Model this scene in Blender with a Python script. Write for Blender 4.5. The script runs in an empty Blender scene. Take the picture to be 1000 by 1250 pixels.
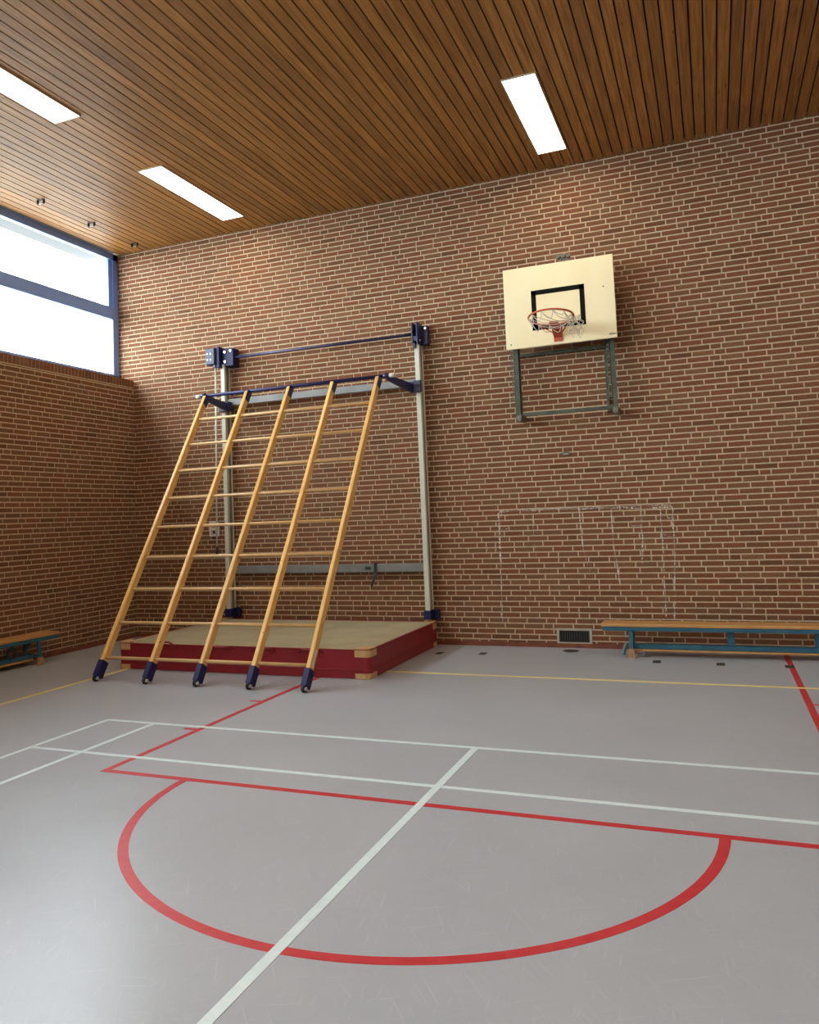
import bpy, bmesh, math, random
from mathutils import Vector, Matrix

# ------------------------------------------------------------------ camera, world, exposure
scene = bpy.context.scene
C = scene.collection
CAM = Vector((7.5293, -9.037, 1.522)); YAW, PITCH, ROLL = 0.3901, 0.0683, -0.0391
FPX, PPX, PPY = 972.31, 469.64, 564.86
fwd = Vector((-math.sin(YAW)*math.cos(PITCH), math.cos(YAW)*math.cos(PITCH), math.sin(PITCH)))
r0 = Vector((math.cos(YAW), math.sin(YAW), 0)); u0 = r0.cross(fwd)
rt = math.cos(ROLL)*r0 + math.sin(ROLL)*u0; up = -math.sin(ROLL)*r0 + math.cos(ROLL)*u0
cd = bpy.data.cameras.new('camera'); cam = bpy.data.objects.new('camera', cd); C.objects.link(cam)
cam.matrix_world = Matrix(((rt.x, up.x, -fwd.x, CAM.x), (rt.y, up.y, -fwd.y, CAM.y), (rt.z, up.z, -fwd.z, CAM.z), (0, 0, 0, 1)))
cd.sensor_fit = 'HORIZONTAL'; cd.sensor_width = 36; cd.lens = FPX/1000*36
cd.shift_x = (500-PPX)/1000; cd.shift_y = (PPY-625)/1000; cd.clip_start = .05; cd.clip_end = 200
scene.camera = cam

SKY = 8.5          # overcast sky outside the windows
LAMP = 6.2         # ceiling panels
world = bpy.data.worlds.new('sky'); scene.world = world; world.use_nodes = True
bg = world.node_tree.nodes['Background']; bg.inputs[0].default_value = (.88, .95, 1.0, 1); bg.inputs[1].default_value = SKY
vs = scene.view_settings
vs.view_transform = 'Standard'; vs.look = 'None'; vs.gamma = 1; vs.use_curve_mapping = False
vs.exposure = 1.25
try: scene.cycles.max_bounces = 8; scene.cycles.diffuse_bounces = 5; scene.cycles.sample_clamp_indirect = 6
except Exception: pass

# room, metres: x along the brick end wall from its left corner, y towards that wall (wall at 0), z up
W, L, H = 12.1, 21.2, 5.454
SILL = 3.60; RECESS = -.25
def px(P):
    d = Vector(P) - CAM; z = d.dot(fwd)
    return (PPX + FPX*d.dot(rt)/z, PPY - FPX*d.dot(up)/z) if z > .01 else (-9e9, 0)

# ------------------------------------------------------------------ helpers
class MB:
    def __init__(s): s.v = []; s.f = []; s.sm = []
    def add(s, v, f, smooth=False):
        o = len(s.v); s.v += [tuple(p) for p in v]
        for q in f: s.f.append(tuple(i+o for i in q)); s.sm.append(smooth)
        return s
    def box(s, a, b, M=None):
        x0, y0, z0 = a; x1, y1, z1 = b
        v = [Vector(p) for p in ((x0,y0,z0),(x1,y0,z0),(x1,y1,z0),(x0,y1,z0),(x0,y0,z1),(x1,y0,z1),(x1,y1,z1),(x0,y1,z1))]
        if M: v = [M @ p for p in v]
        return s.add(v, [(0,3,2,1),(4,5,6,7),(0,1,5,4),(1,2,6,5),(2,3,7,6),(3,0,4,7)])
    def bbox(s, a, b, bev=.004, seg=2, M=None):          # box with rounded edges
        bm = bmesh.new(); bmesh.ops.create_cube(bm, size=1)
        for v in bm.verts:
            v.co = Vector([(a[i]+b[i])/2 + v.co[i]*(b[i]-a[i]) for i in range(3)])
        bmesh.ops.bevel(bm, geom=list(bm.edges), offset=bev, segments=seg, affect='EDGES', profile=.5)
        bm.verts.index_update()
        v = [(M @ q.co) if M else q.co.copy() for q in bm.verts]; f = [[q.index for q in g.verts] for g in bm.faces]
        bm.free(); return s.add(v, f)
    def tube(s, pts, r, n=8, closed=False):
        P = [Vector(p) for p in pts]; m = len(P); v = []; rr = r if isinstance(r, (list, tuple)) else [r]*m
        nrm = None
        for i in range(m):
            if closed: t = P[(i+1) % m] - P[i-1]
            else: t = P[min(i+1, m-1)] - P[max(i-1, 0)]
            t = t.normalized() if t.length > 1e-9 else Vector((0, 0, 1))
            if nrm is None: nrm = t.orthogonal().normalized()
            else:
                nrm = nrm - t*nrm.dot(t); nrm = nrm.normalized() if nrm.length > 1e-6 else t.orthogonal().normalized()
            b = t.cross(nrm)
            for k in range(n):
                a = 2*math.pi*k/n; v.append(P[i] + (nrm*math.cos(a) + b*math.sin(a))*rr[i])
        f = []
        for i in range(m if closed else m-1):
            j = (i+1) % m
            for k in range(n): f.append((i*n+k, i*n+(k+1) % n, j*n+(k+1) % n, j*n+k))
        o = len(s.v); s.add(v, f, n > 5)
        if not closed:
            s.f.append(tuple(o+k for k in reversed(range(n)))); s.sm.append(False)
            s.f.append(tuple(o+(m-1)*n+k for k in range(n))); s.sm.append(False)
        return s
    def prism(s, outline, d, M=None):                    # outline in local xy, extruded by vector d
        d = Vector(d); n = len(outline)
        v = [Vector((p[0], p[1], p[2] if len(p) > 2 else 0)) for p in outline]; v += [q + d for q in v]
        if M: v = [M @ q for q in v]
        f = [tuple(reversed(range(n))), tuple(range(n, 2*n))] + [(i, (i+1) % n, (i+1) % n+n, i+n) for i in range(n)]
        return s.add(v, f)
    def mesh(s, name, mat):
        me = bpy.data.meshes.new(name); me.from_pydata(s.v, [], s.f)
        me.polygons.foreach_set('use_smooth', s.sm); me.materials.append(mat); me.update()
        return me
    def build(s, name, mat, parent=None, fix=True):
        me = s.mesh(name, mat)
        if fix:
            bm = bmesh.new(); bm.from_mesh(me); bmesh.ops.recalc_face_normals(bm, faces=list(bm.faces)); bm.to_mesh(me); bm.free()
        o = bpy.data.objects.new(name, me); C.objects.link(o)
        if parent: o.parent = parent
        return o
def tag(o, label=None, cat=None, group=None, kind=None):
    if label: o['label'] = label
    if cat: o['category'] = cat
    if group: o['group'] = group
    if kind: o['kind'] = kind
    return o
def empty(name, loc=(0, 0, 0), label=None, cat=None, group=None, rz=0):
    o = bpy.data.objects.new(name, None); C.objects.link(o); o.location = loc; o.rotation_euler.z = rz
    o.empty_display_size = .1
    return tag(o, label, cat, group)
def copy_tree(o, parent=None):
    c = o.copy(); C.objects.link(c); c.parent = parent
    for ch in list(o.children): copy_tree(ch, c)
    return c

# ------------------------------------------------------------------ materials
def mat(name, col, rough=.5, metal=0, spec=.5):
    m = bpy.data.materials.new(name); m.use_nodes = True; b = m.node_tree.nodes['Principled BSDF']
    b.inputs['Base Color'].default_value = (*col, 1); b.inputs['Roughness'].default_value = rough
    b.inputs['Metallic'].default_value = metal; b.inputs['Specular IOR Level'].default_value = spec
    return m
def nt(m): return m.node_tree.nodes, m.node_tree.links, m.node_tree.nodes['Principled BSDF']
def noisy(name, c1, c2, scale=8, rough=.5, metal=0, spec=.5, coord='Object', stretch=(1, 1, 1), lo=.35, hi=.65, bump=0, detail=4):
    m = mat(name, c1, rough, metal, spec); N, K, b = nt(m)
    tc = N.new('ShaderNodeTexCoord'); mp = N.new('ShaderNodeMapping'); mp.inputs['Scale'].default_value = stretch
    nz = N.new('ShaderNodeTexNoise'); nz.inputs['Scale'].default_value = scale; nz.inputs['Detail'].default_value = detail
    cr = N.new('ShaderNodeValToRGB'); e = cr.color_ramp.elements
    e[0].position = lo; e[0].color = (*c1, 1); e[1].position = hi; e[1].color = (*c2, 1)
    K.new(tc.outputs[coord], mp.inputs[0]); K.new(mp.outputs[0], nz.inputs['Vector']); K.new(nz.outputs[0], cr.inputs[0]); K.new(cr.outputs[0], b.inputs['Base Color'])
    if bump:
        bp = N.new('ShaderNodeBump'); bp.inputs['Strength'].default_value = bump; bp.inputs['Distance'].default_value = .01
        K.new(nz.outputs[0], bp.inputs['Height']); K.new(bp.outputs[0], b.inputs['Normal'])
    return m
def math_node(N, K, op, a, b=None):
    n = N.new('ShaderNodeMath'); n.operation = op
    for i, q in enumerate((a, b)):
        if q is None: continue
        if isinstance(q, (int, float)): n.inputs[i].default_value = q
        else: K.new(q, n.inputs[i])
    return n.outputs[0]

def brick_material():
    m = mat('fired_brick', (.2, .09, .06), .85, 0, .25); N, K, b = nt(m)
    oi = N.new('ShaderNodeObjectInfo'); ge = N.new('ShaderNodeNewGeometry')
    rnd = math_node(N, K, 'FRACT', math_node(N, K, 'ADD', oi.outputs['Random'], ge.outputs['Random Per Island']))
    cr = N.new('ShaderNodeValToRGB'); cr.color_ramp.elements[0].color = (.148, .064, .029, 1); cr.color_ramp.elements[1].color = (.238, .116, .056, 1)
    for p, c in ((.12, (.188, .082, .038)), (.5, (.224, .085, .040)), (.8, (.196, .095, .048))):
        e = cr.color_ramp.elements.new(p); e.color = (*c, 1)
    nz = N.new('ShaderNodeTexNoise'); nz.inputs['Scale'].default_value = 60; nz.inputs['Detail'].default_value = 5
    K.new(ge.outputs['Position'], nz.inputs['Vector'])
    mx = N.new('ShaderNodeMix'); mx.data_type = 'RGBA'; mx.blend_type = 'MULTIPLY'; mx.inputs[0].default_value = 1
    c2 = N.new('ShaderNodeValToRGB'); c2.color_ramp.elements[0].position = .3; c2.color_ramp.elements[0].color = (.72, .72, .72, 1)
    c2.color_ramp.elements[1].position = .7; c2.color_ramp.elements[1].color = (1.12, 1.1, 1.08, 1)
    K.new(rnd, cr.inputs[0]); K.new(nz.outputs[0], c2.inputs[0]); K.new(cr.outputs[0], mx.inputs[6]); K.new(c2.outputs[0], mx.inputs[7])
    K.new(mx.outputs[2], b.inputs['Base Color'])
    bp = N.new('ShaderNodeBump'); bp.inputs['Strength'].default_value = .35; bp.inputs['Distance'].default_value = .004
    K.new(nz.outputs[0], bp.inputs['Height']); K.new(bp.outputs[0], b.inputs['Normal'])
    return m
def plank_material(name, dark, light, spread=.35, rough=.42, sx=26, sy=1.1, coord='pos'):
    m = mat(name, light, rough, 0, .4); N, K, b = nt(m)
    oi = N.new('ShaderNodeObjectInfo'); ge = N.new('ShaderNodeNewGeometry'); tc = N.new('ShaderNodeTexCoord')
    mp = N.new('ShaderNodeMapping'); mp.inputs['Scale'].default_value = (sx, sy, sx)
    K.new(ge.outputs['Position'] if coord == 'pos' else tc.outputs['Object'], mp.inputs[0])
    off = N.new('ShaderNodeCombineXYZ'); K.new(math_node(N, K, 'MULTIPLY', oi.outputs['Random'], 57.0), off.inputs[1]); K.new(off.outputs[0], mp.inputs['Location'])
    nz = N.new('ShaderNodeTexNoise'); nz.inputs['Scale'].default_value = 1.6; nz.inputs['Detail'].default_value = 6; nz.inputs['Distortion'].default_value = .6
    K.new(mp.outputs[0], nz.inputs['Vector'])
    vo = N.new('ShaderNodeTexVoronoi'); mv = N.new('ShaderNodeMapping'); mv.inputs['Scale'].default_value = (6, 1.7, 6)
    K.new(ge.outputs['Position'], mv.inputs[0]); K.new(off.outputs[0], mv.inputs['Location']); K.new(mv.outputs[0], vo.inputs['Vector']); vo.inputs['Scale'].default_value = 1.6
    knot = N.new('ShaderNodeMapRange'); knot.inputs[1].default_value = .035; knot.inputs[2].default_value = .10; knot.inputs[3].default_value = .45; knot.inputs[4].default_value = 1
    K.new(vo.outputs['Distance'], knot.inputs[0])
    cr = N.new('ShaderNodeValToRGB'); cr.color_ramp.elements[0].position = .3; cr.color_ramp.elements[0].color = (*dark, 1)
    cr.color_ramp.elements[1].position = .68; cr.color_ramp.elements[1].color = (*light, 1); K.new(nz.outputs[0], cr.inputs[0])
    val = math_node(N, K, 'MULTIPLY', math_node(N, K, 'ADD', math_node(N, K, 'MULTIPLY', oi.outputs['Random'], spread), 1-spread/2), knot.outputs[0])
    mx = N.new('ShaderNodeVectorMath'); mx.operation = 'SCALE'; K.new(cr.outputs[0], mx.inputs[0]); K.new(val, mx.inputs['Scale'])
    K.new(mx.outputs[0], b.inputs['Base Color'])
    return m
def floor_material():
    m = mat('grey_linoleum', (.3, .3, .3), .4, 0, .4); N, K, b = nt(m)
    ge = N.new('ShaderNodeNewGeometry')
    n1 = N.new('ShaderNodeTexNoise'); n1.inputs['Scale'].default_value = 1.3; n1.inputs['Detail'].default_value = 8; n1.inputs['Roughness'].default_value = .65
    n2 = N.new('ShaderNodeTexNoise'); n2.inputs['Scale'].default_value = 70; n2.inputs['Detail'].default_value = 3
    cr = N.new('ShaderNodeValToRGB'); cr.color_ramp.elements[0].position = .3; cr.color_ramp.elements[0].color = (.360, .392, .440, 1)
    cr.color_ramp.elements[1].position = .7; cr.color_ramp.elements[1].color = (.400, .434, .485, 1)
    for q in (n1, n2): K.new(ge.outputs['Position'], q.inputs['Vector'])
    K.new(n1.outputs[0], cr.inputs[0])
    # scuffs and scratches: thin streaks from stretched, warped noise in two directions
    tot = None
    for rot, sc in ((.5, (4, 110, 1)), (-.9, (3, 130, 1)), (1.7, (5, 95, 1))):
        wv = N.new('ShaderNodeTexNoise'); wv.inputs['Scale'].default_value = .9; K.new(ge.outputs['Position'], wv.inputs['Vector'])
        ad = N.new('ShaderNodeVectorMath'); ad.operation = 'MULTIPLY_ADD'; ad.inputs[1].default_value = (.25, .25, 0)
        K.new(wv.outputs[1], ad.inputs[0]); K.new(ge.outputs['Position'], ad.inputs[2])
        mp = N.new('ShaderNodeMapping'); mp.vector_type = 'TEXTURE'; mp.inputs['Rotation'].default_value = (0, 0, rot); mp.inputs['Scale'].default_value = tuple(1/q for q in sc)
        K.new(ad.outputs[0], mp.inputs[0])
        ns = N.new('ShaderNodeTexNoise'); ns.inputs['Scale'].default_value = 1; ns.inputs['Detail'].default_value = 2; K.new(mp.outputs[0], ns.inputs['Vector'])
        mr = N.new('ShaderNodeMapRange'); mr.inputs[1].default_value = .63; mr.inputs[2].default_value = .73; K.new(ns.outputs[0], mr.inputs[0])
        tot = mr.outputs[0] if tot is None else math_node(N, K, 'MAXIMUM', tot, mr.outputs[0])
    mx = N.new('ShaderNodeMix'); mx.data_type = 'RGBA'; mx.inputs[7].default_value = (.56, .58, .62, 1)
    K.new(math_node(N, K, 'MULTIPLY', tot, .3), mx.inputs[0]); K.new(cr.outputs[0], mx.inputs[6]); K.new(mx.outputs[2], b.inputs['Base Color'])
    r1 = N.new('ShaderNodeMapRange'); r1.inputs[1].default_value = .3; r1.inputs[2].default_value = .7; r1.inputs[3].default_value = .28; r1.inputs[4].default_value = .36
    K.new(n1.outputs[0], r1.inputs[0]); K.new(math_node(N, K, 'ADD', r1.outputs[0], math_node(N, K, 'MULTIPLY', tot, .05)), b.inputs['Roughness'])
    bp = N.new('ShaderNodeBump'); bp.inputs['Strength'].default_value = .12; bp.inputs['Distance'].default_value = .003
    K.new(math_node(N, K, 'ADD', n2.outputs[0], math_node(N, K, 'MULTIPLY', tot, .3)), bp.inputs['Height']); K.new(bp.outputs[0], b.inputs['Normal'])
    return m
def chalk_material():
    m = bpy.data.materials.new('chalk'); m.use_nodes = True; N = m.node_tree.nodes; K = m.node_tree.links; b = N['Principled BSDF']
    b.inputs['Base Color'].default_value = (.82, .76, .68, 1); b.inputs['Roughness'].default_value = .95
    ge = N.new('ShaderNodeNewGeometry'); nz = N.new('ShaderNodeTexNoise'); nz.inputs['Scale'].default_value = 45; nz.inputs['Detail'].default_value = 4
    n2 = N.new('ShaderNodeTexNoise'); n2.inputs['Scale'].default_value = 3.2; n2.inputs['Detail'].default_value = 2
    for q in (nz, n2): K.new(ge.outputs['Position'], q.inputs['Vector'])
    mr = N.new('ShaderNodeMapRange'); mr.inputs[1].default_value = .42; mr.inputs[2].default_value = .58; mr.inputs[4].default_value = .85
    mr2 = N.new('ShaderNodeMapRange'); mr2.inputs[1].default_value = .40; mr2.inputs[2].default_value = .60; mr2.inputs[3].default_value = .12; mr2.inputs[4].default_value = 1
    K.new(nz.outputs[0], mr.inputs[0]); K.new(n2.outputs[0], mr2.inputs[0])
    K.new(math_node(N, K, 'MULTIPLY', mr.outputs[0], mr2.outputs[0]), b.inputs['Alpha'])
    return m
def glass_material():
    m = bpy.data.materials.new('window_glass'); m.use_nodes = True; N = m.node_tree.nodes; K = m.node_tree.links; N.remove(N['Principled BSDF'])
    tr = N.new('ShaderNodeBsdfTransparent'); tr.inputs[0].default_value = (.95, .97, .97, 1); gl = N.new('ShaderNodeBsdfGlossy'); gl.inputs['Roughness'].default_value = .02
    lw = N.new('ShaderNodeLayerWeight'); lw.inputs[0].default_value = .5; mx = N.new('ShaderNodeMixShader')
    K.new(math_node(N, K, 'ADD', math_node(N, K, 'MULTIPLY', math_node(N, K, 'POWER', lw.outputs['Facing'], 4.0), .5), .03), mx.inputs[0]); K.new(tr.outputs[0], mx.inputs[1]); K.new(gl.outputs[0], mx.inputs[2]); K.new(mx.outputs[0], N['Material Output'].inputs[0])
    return m
def lamp_material():
    m = bpy.data.materials.new('lit_diffuser'); m.use_nodes = True; b = m.node_tree.nodes['Principled BSDF']
    b.inputs['Base Color'].default_value = (.9, .9, .88, 1); b.inputs['Emission Color'].default_value = (1, .87, .67, 1); b.inputs['Emission Strength'].default_value = LAMP
    return m
def texture_brick():
    m = mat('brick_far', (.2, .1, .07), .85, 0, .25); N, K, b = nt(m)
    ge = N.new('ShaderNodeNewGeometry'); sx = N.new('ShaderNodeSeparateXYZ'); K.new(ge.outputs['Position'], sx.inputs[0])
    cb = N.new('ShaderNodeCombineXYZ'); K.new(math_node(N, K, 'ADD', sx.outputs[0], sx.outputs[1]), cb.inputs[0]); K.new(sx.outputs[2], cb.inputs[1])
    t = N.new('ShaderNodeTexBrick'); t.inputs['Scale'].default_value = 1; t.inputs['Brick Width'].default_value = .22; t.inputs['Row Height'].default_value = .0616; t.inputs['Mortar Size'].default_value = .006
    t.inputs['Color1'].default_value = (.26, .11, .07, 1); t.inputs['Color2'].default_value = (.2, .08, .05, 1); t.inputs['Mortar'].default_value = (.42, .33, .24, 1)
    K.new(cb.outputs[0], t.inputs['Vector']); K.new(t.outputs[0], b.inputs['Base Color'])
    return m

M = {}
M['brick'] = brick_material(); M['brickfar'] = texture_brick()
M['mortar'] = noisy('mortar', (.56, .445, .30), (.66, .53, .37), 30, .95, 0, .2, bump=.3)
M['floor'] = floor_material(); M['chalk'] = chalk_material(); M['glass'] = glass_material(); M['lamp'] = lamp_material()
M['ceil'] = plank_material('stained_ceiling_plank', (.235, .096, .020), (.47, .215, .052), .34, .5)
M['gap'] = mat('dark_ceiling_void', (.012, .008, .006), .9)
M['beech'] = plank_material('varnished_beech', (.68, .39, .115), (.86, .55, .19), .14, .32, 60, 3, 'obj')
M['rung'] = noisy('beech_dowel', (.58, .36, .15), (.68, .45, .21), 20, .4, stretch=(1, 8, 8))
M['bench_wood'] = noisy('bench_plank', (.46, .23, .07), (.60, .33, .12), 9, .38, stretch=(.6, 14, 8))
M['foot_wood'] = noisy('worn_foot_wood', (.30, .17, .08), (.42, .27, .14), 25, .7)
M['navy'] = mat('navy_enamel', (.020, .024, .085), .35)
M['navy2'] = mat('navy_blue_steel', (.010, .012, .080), .5, 0, .35)
M['gearbox'] = mat('slate_blue_gearbox', (.06, .075, .13), .5)
M['cream'] = noisy('cream_enamel_post', (.60, .61, .51), (.65, .66, .56), 6, .4)
M['alu'] = noisy('dull_aluminium', (.19, .195, .19), (.24, .245, .24), 5, .55, .2)
M['chrome'] = mat('bright_steel', (.75, .75, .75), .22, 1)
M['white'] = mat('white_plastic', (.75, .74, .68), .45)
M['black'] = mat('black_rubber', (.012, .012, .014), .55)
M['red_pvc'] = noisy('red_pvc', (.235, .006, .012), (.27, .008, .016), 5, .42, bump=.06)
M['mat_top'] = noisy('sand_canvas', (.36, .315, .19), (.42, .37, .235), 3, .85, bump=.1)
M['leather'] = noisy('tan_leather', (.52, .315, .13), (.62, .40, .19), 14, .6)
M['board'] = noisy('ivory_board', (.90, .80, .50), (.93, .84, .55), 3, .5)
M['ink'] = mat('black_paint', (.006, .005, .004), .8, 0, .15)
M['orange'] = noisy('orange_steel', (.50, .085, .028), (.56, .11, .04), 8, .5)
M['net'] = mat('net_cord', (.62, .58, .5), .9)
M['green'] = noisy('green_grey_steel', (.042, .054, .036), (.08, .098, .066), 12, .55, .1)
M['rust'] = noisy('worn_galvanised', (.10, .085, .06), (.24, .23, .19), 40, .55, .4)
M['teal'] = noisy('teal_steel', (.018, .105, .165), (.030, .135, .20), 9, .45)
M['teal_pale'] = noisy('worn_teal', (.09, .20, .22), (.16, .28, .28), 40, .6)
M['skirt'] = noisy('oxblood_skirting', (.16, .040, .018), (.22, .065, .03), 9, .6, stretch=(1, 1, 1))
M['frame'] = mat('blue_paint_with_flare', (.24, .42, .98), .45)  # blue frame paint, made lighter and bluer with lens-flare haze put into the colour
M['bead'] = mat('grey_glazing_bead', (.5, .5, .48), .5)
M['eave'] = mat('pale_soffit', (.105, .108, .112), .7)
M['red_line'] = noisy('red_line_paint', (.49, .022, .035), (.54, .035, .05), 20, .4, coord='Object')
M['white_line'] = noisy('white_line_paint', (.62, .755, .79), (.68, .80, .83), 25, .4)
M['yellow_line'] = noisy('yellow_line_paint', (.86, .72, .24), (.92, .78, .30), 25, .4)
M['plate'] = noisy('dark_floor_plate', (.035, .028, .022), (.07, .055, .04), 30, .6)
M['vent_frame'] = noisy('grey_vent_frame', (.38, .34, .27), (.46, .42, .34), 20, .6)
M['vent_dark'] = mat('vent_void', (.012, .012, .012), .8)
M['slat'] = mat('vent_slat', (.05, .048, .045), .6)
M['lampframe'] = mat('lamp_trim', (.55, .47, .36), .5)

rng = random.Random(11)

# ------------------------------------------------------------------ structure: walls
PITCH_Z, BH, JT, SL, HL = .0616, .0462, .0138, .2065, .0957
Z0 = .107 - PITCH_Z - BH/2
def bond(a, b, seed):
    """wild bond: rows of (start, end, z0, z1) from a to b; mostly stretchers, some headers, joints kept apart"""
    rg = random.Random(seed); rows = []; prev = []
    n = int((H - Z0)/PITCH_Z) + 1
    off = 0
    for k in range(n):
        z = Z0 + k*PITCH_Z; off = (off + rg.choice((.055, .075, .11, .15))) % (SL+JT)
        x = a - off; row = []; cur = []; run = 0
        while x < b:
            ln = SL if (run < 2 or rg.random() > .26) else HL
            if ln == HL: run = 0
            else: run += 1
            e = x + ln
            if any(abs(e - q) < .028 for q in prev) and rg.random() < .8:
                ln = HL if ln == SL else SL; e = x + ln
            cur.append(e); s0, e0 = max(x, a), min(e, b)
            if e0 - s0 > .015: row.append((s0, e0, z, z + BH, ln == SL and e0-s0 > SL-.001, ln == HL and e0-s0 > HL-.001))
            x = e + JT
        prev = cur; rows += row
    return rows
def brick_mesh(ln, axis):
    d = .03; mb = MB(); e = .0018
    if axis == 'x': v0, v1 = (-ln/2, 0, -BH/2), (ln/2, d, BH/2)
    else: v0, v1 = (-d, -ln/2, -BH/2), (0, ln/2, BH/2)
    mb.box(v0, v1)
    return mb.mesh('brick', M['brick'])
def brick_wall(wall, rows, axis, zmin, zmax, hole=None):
    ms = {True: brick_mesh(SL, axis), False: brick_mesh(HL, axis)}
    cand = []; rest = []
    for r in rows:
        s0, e0, z0, z1, full, head = r
        if z0 >= zmax or z1 <= zmin: continue
        if hole and e0 > hole[0] and s0 < hole[1] and z1 > hole[2] and z0 < hole[3]:
            if s0 < hole[0] - .012: rest.append((-1, (s0, hole[0], z0, z1, False)))
            if e0 > hole[1] + .012: rest.append((-1, (hole[1], e0, z0, z1, False)))
            continue
        z1c = min(z1, zmax); ar = -1
        if (full or head) and z1c == z1 and z0 > .06:
            c = [(s0, z0), (e0, z0), (e0, z1), (s0, z1)]
            P = [px((q[0], 0, q[1]) if axis == 'x' else (0, q[0], q[1])) for q in c]
            if all(0 < p[0] < 1000 and 0 < p[1] < 1250 for p in P):
                ar = abs(sum(P[i][0]*P[(i+1) % 4][1] - P[(i+1) % 4][0]*P[i][1] for i in range(4)))/2
        (cand if ar > 0 else rest).append((ar, (s0, e0, z0, z1c, full)))
    cand.sort(key=lambda q: -q[0])
    for ar, (s0, e0, z0, z1, full) in cand[:300]:
        o = bpy.data.objects.new('brick', ms[full]); C.objects.link(o); o.parent = wall
        d = rng.uniform(-.0012, .0008); c, z = (s0+e0)/2, (z0+z1)/2
        o.location = (c, d, z) if axis == 'x' else (d, c, z)
    mb = MB()
    for ar, (s0, e0, z0, z1, full) in cand[300:] + rest:
        d = rng.uniform(-.0012, .0008)
        if axis == 'x': mb.box((s0, d, z0), (e0, .03, z1))
        else: mb.box((-.03, s0, z0), (d, e0, z1))
    f = mb.build('brick_field', M['brick'], wall, fix=False); f['kind'] = 'stuff'

JD = .005   # joints sit this far behind the brick faces
wall_back = tag(MB().box((RECESS-.12, JD, 0), (W+.3, .3, H+.05)).build('wall_back', M['mortar']), kind='structure')
rows = [r for r in bond(RECESS, W, 5)]
rows = [r for r in rows if not (r[1] < -.005 and r[3] < SILL - .02)]
brick_wall(wall_back, rows, 'x', 0, H, (5.83, 6.18, .05, .200))
wall_left = tag(MB().box((RECESS-.08, -L, 0), (-JD, JD, SILL-.012)).build('wall_left', M['mortar']), kind='structure')
brick_wall(wall_left, bond(-L, -.008, 9), 'y', 0, SILL-.118)
rl = MB().box((RECESS, -.0245, -.052), (0, .0245, .052)).mesh('sill_brick', M['brick'])
y = -.034; k = 0; mb = MB()
while y > -L + .03:
    if y > -3.2:
        o = bpy.data.objects.new('sill_brick', rl); C.objects.link(o); o.parent = wall_left; o.location = (rng.uniform(-.001, .0015), y, SILL-.052)
    else: mb.box((RECESS, y-.0245, SILL-.104), (0, y+.0245, SILL))
    y -= .0588
mb.build('sill_brick_field', M['brick'], wall_left, fix=False)['kind'] = 'stuff'
tag(MB().box((W, -L, 0), (W+.3, 0, H+.05)).build('wall_right', M['brickfar']), kind='structure')
tag(MB().box((RECESS-.12, -L-.3, 0), (W+.3, -L, H+.05)).build('wall_front', M['brickfar']), kind='structure')
tag(MB().box((.0, -.013, 0), (W, 0, .048)).build('baseboard_back', M['skirt']), kind='structure')
tag(MB().box((0, -L, 0), (.013, -.013, .048)).build('baseboard_left', M['skirt']), kind='structure')
tag(MB().box((W-.013, -L, 0), (W, -.013, .048)).build('baseboard_right', M['skirt']), kind='structure')

# ------------------------------------------------------------------ floor and painted lines
floor = tag(MB().box((RECESS-.1, -L-.3, -.1), (W+.3, .3, 0)).build('floor', M['floor']), kind='structure')
def line(pts0, pts1, z, m, label):
    o = MB().box((pts0[0], pts0[1], .0001), (pts1[0], pts1[1], z)).build('court_line', m, floor)
    o['label'] = label; return o
BX, BY, DW = 5.9915, -3.9269, .7735
KX, KY, KW, RC = 5.9864, -4.9873, 2.1054, 1.492
YX, YY = 1.5715, -1.6506
BE = BY - 13.4
R_, W_, Y_ = M['red_line'], M['white_line'], M['yellow_line']
h = .025
line((KX-KW-h, KY), (KX-KW+h, -.02), .0006, R_, 'red key line running under the crash mat')
line((KX+KW-h, KY), (KX+KW+h, -.02), .0006, R_, 'red key line running under the long bench')
line((KX-KW-h, KY-h), (KX+KW+h, KY+h), .0008, R_, 'red free throw line')
for x0, x1, y in ((KX-KW-.135, KX-KW-h, -3.085), (KX-KW-.135, KX-KW-h, -4.0), (KX+KW+h, KX+KW+.135, -2.235), (KX+KW+h, KX+KW+.135, -3.085), (KX+KW+h, KX+KW+.135, -4.0)):
    line((x0, y-h*.8), (x1, y+h*.8), .0006, R_, 'short red tick beside key line')
mb = MB(); n = 96; ring = []
for i in range(n+1):
    a = math.pi + math.pi*i/n; ring.append((math.cos(a), math.sin(a)))
v = [(KX + c*(RC+s*h), KY + q*(RC+s*h), z) for c, q in ring for s in (-1, 1) for z in (.0001, .0009)]
f = []
for i in range(n):
    a, b = 4*i, 4*i+4
    f += [(a+1, a+3, b+3, b+1), (a, a+1, b+1, b), (a+3, a+2, b+2, b+3)]
mb.add(v, f); arc = mb.build('court_line', R_, floor); arc['label'] = 'red free throw semicircle'
w = .02
for x, lab in ((BX-3.03, 'white outer sideline'), (BX-2.575, 'white inner sideline'), (BX+2.575, 'white inner sideline'), (BX+3.03, 'white outer sideline')):
    line((x-w, BE), (x+w, BY), .0012, W_, lab)
line((BX-w*1.15, BY-4.72), (BX+w*1.15, BY), .0015, W_, 'white centre line')
line((BX-3.05, BY-w), (BX+3.05, BY+w), .0013, W_, 'white back line')
line((BX-3.03, BY-DW-w), (BX+3.03, BY-DW+w), .0013, W_, 'white service line in front of the back line')
line((BX-3.03, BY-4.72-w), (BX+3.03, BY-4.72+w), .0013, W_, 'white short service line')
line((YX-h, YY-h), (10.45, YY+h), .0010, Y_, 'yellow line in front of the benches')
line((YX-h, -19.5), (YX+h, YY), .0010, Y_, 'yellow sideline beside the window wall')
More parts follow.
